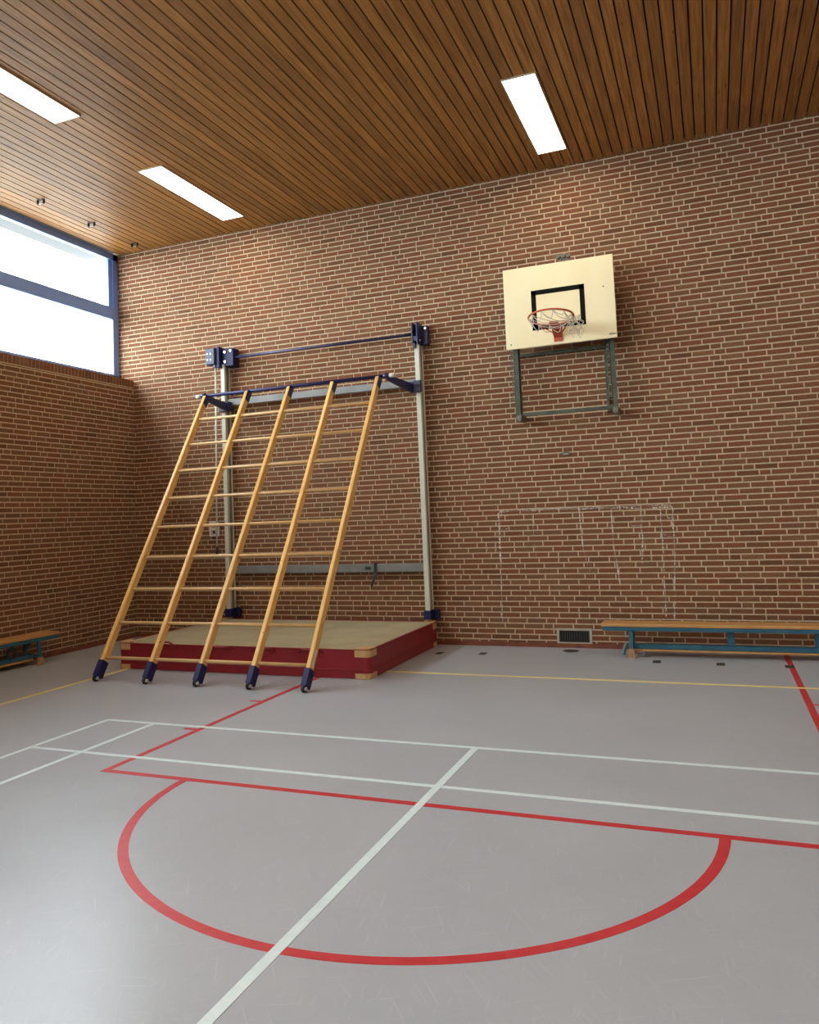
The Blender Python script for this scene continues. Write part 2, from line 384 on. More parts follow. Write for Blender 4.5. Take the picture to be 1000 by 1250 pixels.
line((10.4, -19.5), (10.45, YY), .0010, Y_, 'yellow sideline')

# ------------------------------------------------------------------ ceiling of planks
ceiling = tag(MB().box((RECESS-.12, -L-.3, H+.05), (W+.3, .3, H+.15)).build('ceiling', M['gap']), kind='structure')
PW = .1065; x = 8.103 - PW*80 + .006
while x < RECESS - .001: x += PW
pm = MB(); g = .0135
pm.box((-PW/2+g/2, -L, 0), (PW/2-g/2, -.004, .018)); plank = pm.mesh('plank', M['ceil'])
while x < W + .02:
    o = bpy.data.objects.new('plank', plank); C.objects.link(o); o.parent = ceiling
    o.location = (x + PW/2, 0, H + rng.uniform(0, .0008)); x += PW

# ------------------------------------------------------------------ windows along the left wall
def window(n, ya, yb, first=False):
    xa, xb = RECESS-.07, RECESS
    fr = MB()
    fr.box((xa, yb, SILL), (xb, ya, SILL+.09))
    fr.box((xa, yb, 5.36), (xb, ya, H))
    for y0, y1 in ((ya-.10, ya), (yb, yb+.05)): fr.box((xa, y0, SILL), (xb, y1, H))
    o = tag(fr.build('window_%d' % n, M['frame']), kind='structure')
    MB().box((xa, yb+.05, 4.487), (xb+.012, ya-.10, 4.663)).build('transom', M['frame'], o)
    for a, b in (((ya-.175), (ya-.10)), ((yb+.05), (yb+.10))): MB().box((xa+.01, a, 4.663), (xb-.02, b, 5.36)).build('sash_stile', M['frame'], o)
    for a, b in ((ya-.112, ya-.10), (yb+.05, yb+.062)): MB().box((xa+.02, a, SILL+.09), (xb-.004, b, 4.487)).build('glazing_bead', M['bead'], o)
    MB().box((xa+.02, yb+.062, SILL+.09), (xb-.004, ya-.112, SILL+.10)).build('glazing_bead', M['bead'], o)
    MB().box((xa+.03, yb+.05, SILL+.09), (xa+.036, ya-.10, 4.487)).build('pane', M['glass'], o)
    MB().box((xa+.03, yb+.10, 4.663), (xa+.036, ya-.175, 5.36)).build('pane', M['glass'], o)
BAY = L/6
for i in range(6):
    window(i+1, -i*BAY, -(i+1)*BAY)
    ld = bpy.data.lights.new('window_portal', 'AREA'); ld.shape = 'RECTANGLE'; ld.size = H-SILL; ld.size_y = BAY
    lo = bpy.data.objects.new('window_portal', ld); C.objects.link(lo); lo.location = (RECESS-.085, -(i+.5)*BAY, (H+SILL)/2)
    lo.rotation_euler = (0, -math.pi/2, 0)
    ld.cycles.is_portal = True
tag(MB().box((-.77, -L, 5.452), (RECESS-.121, -.07, 5.60)).build('trim_1', M['eave']), kind='structure')

# pavement outside the windows
tag(MB().box((-45, -60, -.30), (-.40, 40, -.15)).build('ground', noisy('pale_pavement', (.30, .30, .28), (.36, .36, .33), 2, .9, coord='Object')), kind='structure')

# ------------------------------------------------------------------ ceiling lights
def ceiling_light():
    t = empty('ceiling_light')
    hx, hy = .150, .815; f = MB(); tk = .012; z0 = H-.014
    f.box((-hx-tk, -hy-tk, z0), (-hx, hy+tk, H)); f.box((hx, -hy-tk, z0), (hx+tk, hy+tk, H))
    f.box((-hx, -hy-tk, z0), (hx, -hy, H)); f.box((-hx, hy, z0), (hx, hy+tk, H)); f.build('frame', M['lampframe'], t)
    MB().box((-hx, -hy, H-.010), (hx, hy, H-.001)).build('diffuser', M['lamp'], t)
    return t
proto = ceiling_light(); used = False
for ci, cx in enumerate((2.02, 6.125, 10.23)):
    for r in range(7):
        t = copy_tree(proto) if used else proto; used = True
        t.location = (cx, -1.275 - 2.85*r - (.10 if ci == 1 and r else 0), 0)
        lab = {(0, 0): 'long lit ceiling panel nearest the brick corner above the climbing frame', (0, 1): 'lit ceiling panel cut off by the left picture edge',
               (1, 0): 'lit ceiling panel above the basketball board'}.get((ci, r), 'lit ceiling panel further back in the hall')
        tag(t, lab, 'ceiling light', 'recessed ceiling light panels')

# ------------------------------------------------------------------ ceiling hooks
for i, (hx, hy, lab) in enumerate(((.335, -1.994, 'small black ceiling bracket furthest from the brick wall'), (.335, -1.156, 'small black ceiling bracket, middle one of three above window'),
                                   (.31, -.30, 'small ceiling bracket nearest the brick wall'))):
    t = empty('ceiling_hook', (hx, hy, H), lab, 'hook', 'brackets along the window side of the ceiling')
    MB().box((-.045, -.02, -.006), (.045, .02, 0)).build('plate', M['slat'], t)
    for s in (-1, 1): MB().tube([(s*.045, 0, -.004), (s*.050, 0, -.03), (s*.035, 0, -.05)], .014, 6).build('prong', M['black'], t)
    MB().box((-.03, -.008, -.052), (.03, .008, -.044)).build('crosspiece', M['vent_frame'], t)

# ------------------------------------------------------------------ climbing frame
XS = [1.716, 2.327, 2.915, 3.495, 4.067]
A = Vector((0, -2.70, 0)); B = Vector((0, -.70, 3.12)); AX = (B-A).normalized(); LEN = (B-A).length
NRM = Vector((1, 0, 0)).cross(AX).normalized()          # points down and back, across the stile depth
cf = empty('climbing_frame', (2.89, -1.7, 0), 'leaning wooden climbing frame of five varnished stiles on navy wheeled shoes', 'climbing frame')
def loc(p): return Vector(p) - Vector((2.89, -1.7, 0))
FR = Matrix(((1, 0, 0), tuple((0, 0, 0)), (0, 0, 0)))
def frame_matrix(o): # local x = across, y = along stile, z = depth
    m = Matrix.Identity(4)
    for i in range(3):
        m[i][0] = (1, 0, 0)[i]; m[i][1] = AX[i]; m[i][2] = NRM[i]; m[i][3] = o[i]
    return m
for i, xx in enumerate(XS):
    base = loc((xx, A.y, 0)); Mx = frame_matrix(base)
    st = MB()
    out = [(-.022, -.036), (-.014, -.042), (.014, -.042), (.022, -.036), (.022, .036), (.014, .042), (-.014, .042), (-.022, .036)]
    s0, s1 = .18, LEN-.02
    v = [Vector((a, s0, b)) for a, b in out] + [Vector((a, s1, b)) for a, b in out]
    st.add(v, [tuple(range(8)), tuple(range(15, 7, -1))] + [(k, k+8, (k+1) % 8+8, (k+1) % 8) for k in range(8)])
    so = st.build('stile', M['beech'], cf); so.matrix_local = Mx
    sh = MB().bbox((-.029, .045, -.050), (.029, .215, .050), .006)
    sh.tube([(-.034, .15, 0), (.034, .15, 0)], .007, 8); sh.tube([(-.034, .185, .02), (.034, .185, .02)], .006, 8)
    sh.build('shoe', M['navy2'], so)
    # wheel in local stile frame: centre so that it touches the floor
    wr = .034; wc = Vector((xx, A.y, wr + .001)); lc = (frame_matrix(Vector((xx, A.y, 0)))).inverted() @ wc
    wy = lc.y; wz = lc.z
    wl = MB().tube([(-.013, wy, wz), (.013, wy, wz)], wr, 20); wl.build('wheel', M['black'], so)
    hb = MB().tube([(-.0245, wy, wz), (.0245, wy, wz)], .019, 14); hb.build('hub', M['chrome'], so)
    for s in (-1, 1): MB().box((s*.019-.003, wy+.004, wz-.012), (s*.019+.003, .06, wz+.020)).build('fork', M['navy2'], so)
    tp = MB()
    for s in (-1, 1): tp.bbox((s*.025-.003, LEN-.14, -.046), (s*.025+.003, LEN+.005, .040), .002, 1)
    tp.box((-.022, LEN-.14, -.046), (.022, LEN-.015, -.0425))
    tp.tube([(-.03, LEN-.06, 0), (.03, LEN-.06, 0)], .006, 8); tp.build('hook_plate', M['navy'], so)
for k in range(9):
    p = A + AX*(.254 + .385*k)
    q = MB().tube([loc((XS[0]-.022, p.y, p.z)), loc((XS[-1]+.022, p.y, p.z))], .0165, 12); q.build('rung', M['rung'], cf)
BT = B + AX*.012
bar = MB().tube([loc((1.625, BT.y, BT.z)), loc((4.205, BT.y, BT.z))], .021, 14).build('top_bar', M['navy2'], cf)
for xa, xb in ((1.565, 1.632), (4.198, 4.265)):
    MB().tube([loc((xa, BT.y, BT.z)), loc((xb, BT.y, BT.z))], .026, 14).build('end_cap', M['white'], bar)
sk = MB().box((.0225, .235, -.016), (.0232, .40, .014)).build('sticker', M['white'], [c for c in cf.children if c.name.startswith('stile')][-1])

# ------------------------------------------------------------------ wall rig carrying the climbing frame
PXL, PXR = 1.605, 4.352
rig = empty('wall_rig', (2.98, -.08, 0), 'wall-mounted lift rig with two pale posts, grey crossbeams and navy drive shaft', 'climbing rig')
def rl_(p): return Vector(p) - Vector((2.98, -.08, 0))
def rbox(mb, a, b, bev=.004): return mb.bbox(rl_(a), rl_(b), bev, 1)
for pxx, top in ((PXL, 3.63), (PXR, 3.58)):
    p = MB(); rbox(p, (pxx-.030, -.165, .38), (pxx+.030, -.115, top)); rbox(p, (pxx-.030, -.045, .38), (pxx+.030, -.02, top))
    p.box(rl_((pxx-.022, -.118, .38)), rl_((pxx+.016, -.04, top-.002)))
    po = p.build('post', M['cream'], rig)
    gr = MB().box(rl_((pxx+.0162, -.112, .40)), rl_((pxx+.019, -.05, top-.01))).build('guide_groove', M['alu'], po)
    ft = MB(); rbox(ft, (pxx-.045, -.185, .312), (pxx+.045, -.012, .415), .008); rbox(ft, (pxx+.045, -.07, .30), (pxx+.105, -.012, .42), .006)
    ft.tube([rl_((pxx+.075, -.075, .34)), rl_((pxx+.075, -.066, .34))], .014, 8); ft.build('foot', M['navy2'], po)
    ca = MB(); s = 1 if pxx < 3 else -1
    rbox(ca, (pxx-.045, -.215, 2.99), (pxx+.045, -.168, 3.13), .006); rbox(ca, (pxx+s*.045, -.21, 3.0) if s > 0 else (pxx-.11, -.21, 3.0), (pxx+.11, -.08, 3.12) if s > 0 else (pxx-.045, -.08, 3.12), .006)
    ca.tube([rl_((pxx+s*.075, -.25, 3.06)), rl_((pxx+s*.075, -.205, 3.06))], .018, 10)
    cao = ca.build('carriage', M['navy'], po)
    # swing arm from the carriage out to the top bar
    a0 = Vector((pxx+s*.075, -.20, 3.045)); a1 = Vector((1.675 if s > 0 else 4.16, -.70, 3.118))
    d = (a1-a0).normalized(); up_ = Vector((0, 0, 1)); sd = d.cross(up_).normalized(); u2 = sd.cross(d)
    am = MB(); hw, hh0, hh1 = .014, .055, .030
    vv = [a0-d*.03 + sd*(hw*i) + u2*(hh0*j) for i in (-1, 1) for j in (-1, 1)] + [a1 + sd*(hw*i) + u2*(hh1*j) for i in (-1, 1) for j in (-1, 1)]
    am.add([rl_(q) for q in vv], [(0, 1, 3, 2), (4, 6, 7, 5), (0, 2, 6, 4), (1, 5, 7, 3), (0, 4, 5, 1), (2, 3, 7, 6)])
    am.tube([rl_(a1+Vector((-.03, 0, .012))), rl_(a1+Vector((.03, 0, .012)))], .032, 12); am.build('swing_arm', M['navy'], po)
ub = MB(); rbox(ub, (PXL+.03, -.125, 3.075), (PXR-.03, -.075, 3.165), .006); ub.box(rl_((PXL+.03, -.128, 3.118)), rl_((PXR-.03, -.1245, 3.122))); ub.build('upper_beam', M['alu'], rig)
lb = MB(); rbox(lb, (PXL+.03, -.125, .862), (PXR-.03, -.060, .962), .006); lbo = lb.build('lower_beam', M['alu'], rig)
MB().box(rl_((3.555, -.1265, .895)), rl_((3.63, -.1245, .93))).build('maker_plate', M['black'], lbo)
sh = MB().tube([rl_((1.66, -.12, 3.715)), rl_((4.30, -.12, 3.705))], .016, 12)
sho = sh.build('drive_shaft', M['navy'], rig)
cp = MB().tube([rl_((1.655, -.12, 3.715)), rl_((1.71, -.12, 3.715))], .034, 12); cp.build('coupling', M['rust'], sho)
# left gearbox
gb = MB(); rbox(gb, (1.405, -.26, 3.625), (1.545, -.12, 3.845), .008); gbo = gb.build('gearbox', M['gearbox'], rig)
for bx_, bz in ((1.44, 3.77), (1.49, 3.77), (1.44, 3.69), (1.49, 3.69)): MB().tube([rl_((bx_, -.266, bz)), rl_((bx_, -.258, bz))], .008, 8).build('bolt', M['chrome'], gbo)
hp = MB(); rbox(hp, (1.55, -.225, 3.58), (1.60, -.05, 3.86), .006); rbox(hp, (1.60, -.16, 3.60), (1.775, -.012, 3.835), .006); hpo = hp.build('head_plate', M['navy2'], rig)
for bx_, bz in ((1.74, 3.80), (1.65, 3.79), (1.65, 3.66)): MB().tube([rl_((bx_, -.175, bz)), rl_((bx_, -.158, bz))], .017, 8).build('bolt', M['chrome'], hpo)
lp = MB(); rbox(lp, (1.50, -.23, 3.585), (1.545, -.17, 3.63), .006); lp.build('crank_socket', M['navy'], gbo)
# right head box
hb = MB(); rbox(hb, (4.315, -.235, 3.585), (4.335, -.05, 3.825), .004); rbox(hb, (4.375, -.235, 3.565), (4.395, -.05, 3.83), .004)
rbox(hb, (4.335, -.10, 3.60), (4.375, -.05, 3.82), .003); rbox(hb, (4.335, -.225, 3.60), (4.375, -.19, 3.66), .003); rbox(hb, (4.395, -.10, 3.57), (4.475, -.012, 3.80), .006)
rbox(hb, (4.318, -.20, 3.52), (4.345, -.17, 3.60), .003)
hbo = hb.build('head_box', M['navy'], rig)
for by_, bz in ((-.06, 3.775), (-.18, 3.61)): MB().tube([rl_((4.395, by_, bz)), rl_((4.412, by_, bz))], .015, 8).build('bolt', M['chrome'], hbo)
MB().tube([rl_((4.45, -.115, 3.765)), rl_((4.45, -.098, 3.765))], .016, 8).build('bolt', M['chrome'], hbo)
# crank rod hanging beside the left post
rod = MB().tube([rl_((1.523, -.20, 3.60)), rl_((1.50, -.20, 2.3)), rl_((1.478, -.20, 1.215))], .011, 10).build('crank_rod', M['cream'], rig)
MB().tube([rl_((1.478, -.20, 1.225)), rl_((1.476, -.20, 1.09))], [.016, .019], 10).build('handle', M['black'], rod)

# strap on the lower beam
stp = empty('strap', (3.69, -.13, .90), 'black webbing strap looped over the grey lower beam', 'strap')
q = MB()
def ribbon(pts, w, t, mb):
    P = [Vector(p) for p in pts]
    for a, b in zip(P, P[1:]):
        d = (b-a).normalized(); n = d.cross(Vector((1, 0, 0))).normalized()*t
        s = Vector((w/2, 0, 0)); mb.add([a-s-n, a+s-n, b+s-n, b-s-n, a-s+n, a+s+n, b+s+n, b-s+n], [(0, 3, 2, 1), (4, 5, 6, 7), (0, 1, 5, 4), (1, 2, 6, 5), (2, 3, 7, 6), (3, 0, 4, 7)])
ribbon([(0, .072, -.045), (0, .072, .070), (0, .03, .075), (0, 0, .068), (0, -.006, -.05), (-.006, -.012, -.09)], .034, .002, q)
ribbon([(-.004, -.014, -.07), (-.014, -.022, -.12), (-.035, -.02, -.17), (-.052, -.012, -.205)], .026, .002, q); q.build('webbing', M['black'], stp)
MB().bbox((-.026, -.020, -.085), (.022, -.006, -.045), .004).build('buckle', M['gearbox'], stp)
t2 = empty('strap', (2.375, -.13, .91), 'short black strap around the lower beam between the middle stiles', 'strap')
q = MB(); ribbon([(0, .07, -.055), (0, .07, .06), (0, 0, .062), (0, -.004, -.055), (0, .06, -.06)], .03, .002, q); q.build('webbing', M['black'], t2)

# ------------------------------------------------------------------ crash mat
MX0, MX1, MY0, MY1, MH = 1.455, 4.43, -2.06, -.225+.15, .282
mt = empty('crash_mat', ((MX0+MX1)/2, (MY0+MY1)/2, 0), 'thick red crash mat with sand-coloured top and tan corner patches', 'mat')
mo = Vector(((MX0+MX1)/2, (MY0+MY1)/2, 0))
def rrect(x0, x1, y0, y1, r, n=6):
    o = []
    for cx, cy, a0 in ((x1-r, y1-r, 0), (x0+r, y1-r, 90), (x0+r, y0+r, 180), (x1-r, y0+r, 270)):
        for k in range(n+1): a = math.radians(a0 + 90*k/n); o.append((cx+r*math.cos(a)-mo.x, cy+r*math.sin(a)-mo.y))
    return o
def rslab(x0, x1, y0, y1, z0, z1, r): return MB().prism([(a, b, z0) for a, b in rrect(x0, x1, y0, y1, r)], (0, 0, z1-z0))
rslab(MX0, MX1, MY0, MY1, .004, MH-.008, .05).build('side_cover', M['red_pvc'], mt)
# slightly sagging canvas top
tp = MB(); nx, ny = 30, 20; v = []; f = []
for j in range(ny+1):
    for i in range(nx+1):
        a, b = i/nx, j/ny; sx = MX0+.006+(MX1-MX0-.012)*a; sy = MY0+.006+(MY1-MY0-.012)*b
        ca = min(a, 1-a)*(MX1-MX0); cb = min(b, 1-b)*(MY1-MY0); dc = math.hypot(max(0, .05-ca), max(0, .05-cb))
        if dc > .044: k = .044/dc
        e = min(1, min(ca, cb)/.12)
        z = MH - .010*(1-e)**2 + .004*math.sin(a*9+b*4)*e*.6
        v.append((sx-mo.x, sy-mo.y, z))
for j in range(ny):
    for i in range(nx): q = j*(nx+1)+i; f.append((q, q+1, q+nx+2, q+nx+1))
# pull the four corners in to the rounded outline
for idx, (cx, cy) in ((0, (1, 1)), (nx, (-1, 1)), (ny*(nx+1), (1, -1)), (ny*(nx+1)+nx, (-1, -1))):
    p = v[idx]; v[idx] = (p[0]+cx*.012, p[1]+cy*.012, p[2]-.004)
tp.add(v, f, True); o = tp.build('top_cover', M['mat_top'], mt, fix=False)
pp = [(a, b, MH-.009) for a, b in rrect(MX0-.002, MX1+.002, MY0-.002, MY1+.002, .052, 5)]
MB().tube(pp, .006, 6, True).build('top_piping', M['red_pvc'], mt)
pp = [(a, b, .085) for a, b in rrect(MX0-.001, MX1+.001, MY0-.001, MY1+.001, .051, 5)]
MB().tube(pp, .005, 6, True).build('seam', M['red_pvc'], mt)
def corner_patch(cx, cy, sx, sy, z0, z1, lid):
    # L-shaped leather cap round one corner; sx, sy point into the mat
    r = .05; Lg = .155; th = .006
    def arc(off):
        c = (cx+sx*r, cy+sy*r); o = [(cx+sx*Lg, cy-sy*off)]
        for k in range(7):
            a = math.pi/2*k/6; o.append((c[0]-sx*math.sin(a)*(r+off), c[1]-sy*math.cos(a)*(r+off)))
        o.append((cx-sx*off, cy+sy*Lg)); return o
    o_, i_ = arc(th), arc(-.004)
    m = MB(); ol = [(a-mo.x, b-mo.y, z0) for a, b in o_ + i_[::-1]]; n = len(o_)
    v = [Vector(q) for q in ol]; v += [q+Vector((0, 0, z1-z0)) for q in v]; N = 2*n; f = []
    for k in range(n-1):
        a, b, c, d = k, k+1, N-2-k, N-1-k
        f += [(a, b, b+N, a+N), (c, d, d+N, c+N), (a+N, b+N, c+N, d+N), (a, d, c, b)]
    f += [(0, N-1, 2*N-1, N), (n-1, n, n+N, n-1+N)]
    m.add(v, f)
    if lid:
        s = [(a-mo.x, b-mo.y, z1-.001) for a, b in o_] + [(cx+sx*Lg*.98-mo.x, cy+sy*.06-mo.y, z1-.001), (cx+sx*.06-mo.x, cy+sy*Lg*.98-mo.y, z1-.001)][::-1]
        s = [(a-mo.x, b-mo.y, z1-.002) for a, b in o_] + [(cx+sx*.075-mo.x, cy+sy*Lg*.9-mo.y, z1-.002), (cx+sx*Lg*.9-mo.x, cy+sy*.075-mo.y, z1-.002)]
        m.prism(s, (0, 0, .009))
    m.build('corner_patch', M['leather'], mt)
for cx, sx in ((MX0, 1), (MX1, -1)):
    for cy, sy in ((MY0, 1), (MY1, -1)):
        corner_patch(cx, cy, sx, sy, .205, MH-.001, True); corner_patch(cx, cy, sx, sy, .003, .052, False)
for hx in (2.10, 2.765, 3.27, 3.80):
    q = MB(); pts = [(hx-.13-mo.x, MY0-.004-mo.y, MH-.05), (hx-.085-mo.x, MY0-.012-mo.y, MH-.012), (hx-.04-mo.x, MY0-.02-mo.y, MH+(.018 if hx < 2.5 else -.02)),
                     (hx+.04-mo.x, MY0-.02-mo.y, MH+(.018 if hx < 2.5 else -.02)), (hx+.085-mo.x, MY0-.012-mo.y, MH-.012), (hx+.13-mo.x, MY0-.004-mo.y, MH-.05)]
    q.tube(pts, .011, 6); q.build('handle', M['red_pvc'], mt)

# ------------------------------------------------------------------ basketball board
BY0 = -.35; HX, HZ = 6.066, 3.545; bc = Vector((6.085, -.35, 2.55))
bh = empty('basketball_hoop', bc, 'ivory basketball board with black square and orange rim on green wall frame', 'basketball hoop')
def bl_(p): return Vector(p) - bc
bx0, bx1, bz0, bz1 = 5.485, 6.685, 3.333, 4.24
bo = MB().bbox(bl_((bx0, BY0, bz0)), bl_((bx1, BY0+.024, bz1)), .003, 1).build('backboard', M['board'], bh)
sq = MB(); s0, s1, t0, t1, wd = 5.79, 6.37, 3.514, 3.960, .053
for a, b in (((s0, t1-wd), (s1, t1)), ((s0, t0), (s1, t0+wd)), ((s0, t0), (s0+wd, t1)), ((s1-wd, t0), (s1, t1))):
    sq.box(bl_((a[0], BY0-.0012, a[1])), bl_((b[0], BY0+.001, b[1])))
sq.build('target_square', M['ink'], bo)
sc = MB(); ox, oz = 6.605, 3.358
for pl in ([(0, .012), (.004, .030), (.010, .010), (.014, .028)], [(.020, .008), (.028, .040), (.034, .012), (.022, .024), (.038, .022)], [(.040, .012), (.046, .03), (.050, .012), (.055, .026), (.058, .012)], [(.062, .016), (.070, .026)]):
    sc.tube([bl_((ox+a, BY0-.001, oz+b)) for a, b in pl], .0024, 5)
sc.build('scribble', M['ink'], bo)
for x_, z_ in ((5.54, 3.385), (6.57, 3.90)): MB().tube([bl_((x_, BY0-.004, z_)), bl_((x_, BY0+.002, z_))], .008, 8).build('bolt', M['rust'], bo)
# rim
RC_ = Vector((HX, -.745, HZ)); RR = .232; tilt = .055
def rimp(a, r=RR, dz=0): return Vector((RC_.x + r*math.cos(a), RC_.y + r*math.sin(a), RC_.z - tilt*math.sin(a)*r/RR*.5 + dz))
ro = MB().tube([bl_(rimp(2*math.pi*k/48)) for k in range(48)], .0105, 8, True).build('rim', M['orange'], bh)
bk = MB(); bw = .048
bk.bbox(bl_((HX-bw, BY0-.010, 3.362)), bl_((HX+bw, BY0-.0015, 3.53)), .002, 1)
zt = rimp(math.pi/2).z
for i in (0,):
    prof = [(BY0-.008, 3.40), (BY0-.008, 3.53), (-.53, zt+.004), (-.62, zt+.012), (-.62, zt-.008), (-.50, zt-.03), (BY0-.06, 3.43)]
    bk.add([bl_((HX+s*bw*.92, a, b)) for s in (-1, 1) for a, b in prof],
           [tuple(range(7)), tuple(range(13, 6, -1))] + [(k, k+7, (k+1) % 7+7, (k+1) % 7) for k in range(7)])
bk.build('bracket', M['orange'], ro)
for s in (-1, 1): MB().tube([bl_((HX+s*.05, BY0-.02, 3.46)), bl_(rimp(math.pi/2 - s*.95))], .0065, 6).build('brace', M['orange'], ro)
nt_ = MB(); NA = 12; rg = random.Random(3)
for k in range(NA):
    a = 2*math.pi*(k+.5)/NA; b = 2*math.pi*(k+1.5)/NA
    dep = .085 if math.cos((a+b)/2) < .35 else .05
    p0, p1 = rimp(a, RR, -.008), rimp(b, RR, -.008); pts = []
    for i in range(9):
        t = i/8; q = p0.lerp(p1, t); q.z -= dep*4*t*(1-t); q.x += .05*4*t*(1-t)*(.6 if math.cos(a) < .5 else .1); pts.append(bl_(q))
    nt_.tube(pts, .0042, 5)
tgt = Vector((6.275, -.70, 3.50))
for k in range(NA):                                   # upper strands swept over to the tangle on the right
    a = 2*math.pi*(k+.5)/NA
    if math.cos(a) > .75: continue
    p0 = rimp(a, RR, -.01); p1 = tgt + Vector((rg.uniform(-.05, .05), rg.uniform(-.05, .05), rg.uniform(-.02, .03))); pts = []
    for i in range(9): t = i/8; q = p0.lerp(p1, t); q.z -= .045*4*t*(1-t); pts.append(bl_(q))
    nt_.tube(pts, .0036, 5)
for k in range(11):                                   # the tangled rest of the net hanging by the right rim edge
    x0 = 6.24 + .12*rg.random(); z0 = 3.55 - .02*rg.random(); y0 = -.72 + .09*(rg.random()-.5); pts = []
    ln = rg.uniform(.10, .24); ph = rg.random()*6
    for i in range(11):
        t = i/10; pts.append(bl_((x0 + .022*math.sin(ph+t*9) + .03*t, y0 + .02*math.cos(ph+t*7), z0 - ln*t)))
    nt_.tube(pts, .0030, 5)
for k in range(6):
    z0 = 3.53 - .035*k; nt_.tube([bl_((6.245 + .014*i + rg.uniform(-.008, .008), -.72 + rg.uniform(-.04, .04), z0 + .012*(-1)**i + rg.uniform(-.01, .01))) for i in range(9)], .0028, 5)
nt_.build('net', M['net'], ro)
# wall frame
for x0, x1, s in ((5.542, 5.594, 1), (6.586, 6.638, -1)):
    u = MB(); u.box(bl_((x0, -.245, 2.58)), bl_((x1, -.238, 4.20))); xs = x1 if s > 0 else x0
    u.box(bl_((x0 if s < 0 else x1-.006, -.245, 2.58)), bl_((x0+.006 if s < 0 else x1, -.17, 4.20)))
    up_ = u.build('upright', M['green'], bh)
    # perforated adjusting strip beside it: a strip of short links with open slots
    st = MB(); xx = x0-.030 if s > 0 else x0-.022; z = 2.78 if s > 0 else 2.72
    st.box(bl_((xx-.012, -.215, z)), bl_((xx-.007, -.205, 4.15))); st.box(bl_((xx+.013, -.215, z)), bl_((xx+.018, -.205, 4.15)))
    while z < 4.1: st.box(bl_((xx-.012, -.218, z)), bl_((xx+.018, -.204, z+.016))); z += .043
    st.build('slotted_strip', M['rust'], up_)
    ft = MB(); ft.box(bl_((x0, -.26, 2.545)), bl_((x1+.004, -.0, 2.605))); ft.tube([bl_((x0+.03, -.275, 2.555)), bl_((x0+.03, -.255, 2.555))], .022, 8); ft.build('foot_bolt', M['rust'], up_)
    wx = 6.505 if s < 0 else 5.485
    wr_ = MB(); wr_.box(bl_((wx, -.045, 2.58)), bl_((wx+.028, -.0, 4.25))); wr_.build('wall_rail', M['green'], bh)
MB().box(bl_((5.54, -.225, 2.590)), bl_((6.60, -.205, 2.625))).build('crossbar', M['green'], bh)
MB().box(bl_((5.52, -.075, 3.290)), bl_((6.60, -.045, 3.325))).build('crossbar', M['green'], bh)
MB().box(bl_((5.54, -.235, 4.12)), bl_((6.60, -.205, 4.165))).build('crossbar', M['green'], bh)
for z_ in (3.40, 4.14):
    for x_ in (5.57, 6.60): MB().box(bl_((x_-.02, -.327, z_-.02)), bl_((x_+.02, -.235, z_+.02))).build('spacer', M['green'], bh)
py = MB(); py.box(bl_((6.10, -.225, 4.16)), bl_((6.20, -.21, 4.33)))
for x_ in (6.09, 6.145, 6.20): py.tube([bl_((x_, -.25, 4.335)), bl_((x_, -.20, 4.335))], .024, 10)
py.tube([bl_((6.10, -.225, 4.33)), bl_((6.15, -.225, 4.355)), bl_((6.20, -.225, 4.33))], .008, 6); py.build('pulley', M['rust'], bh)

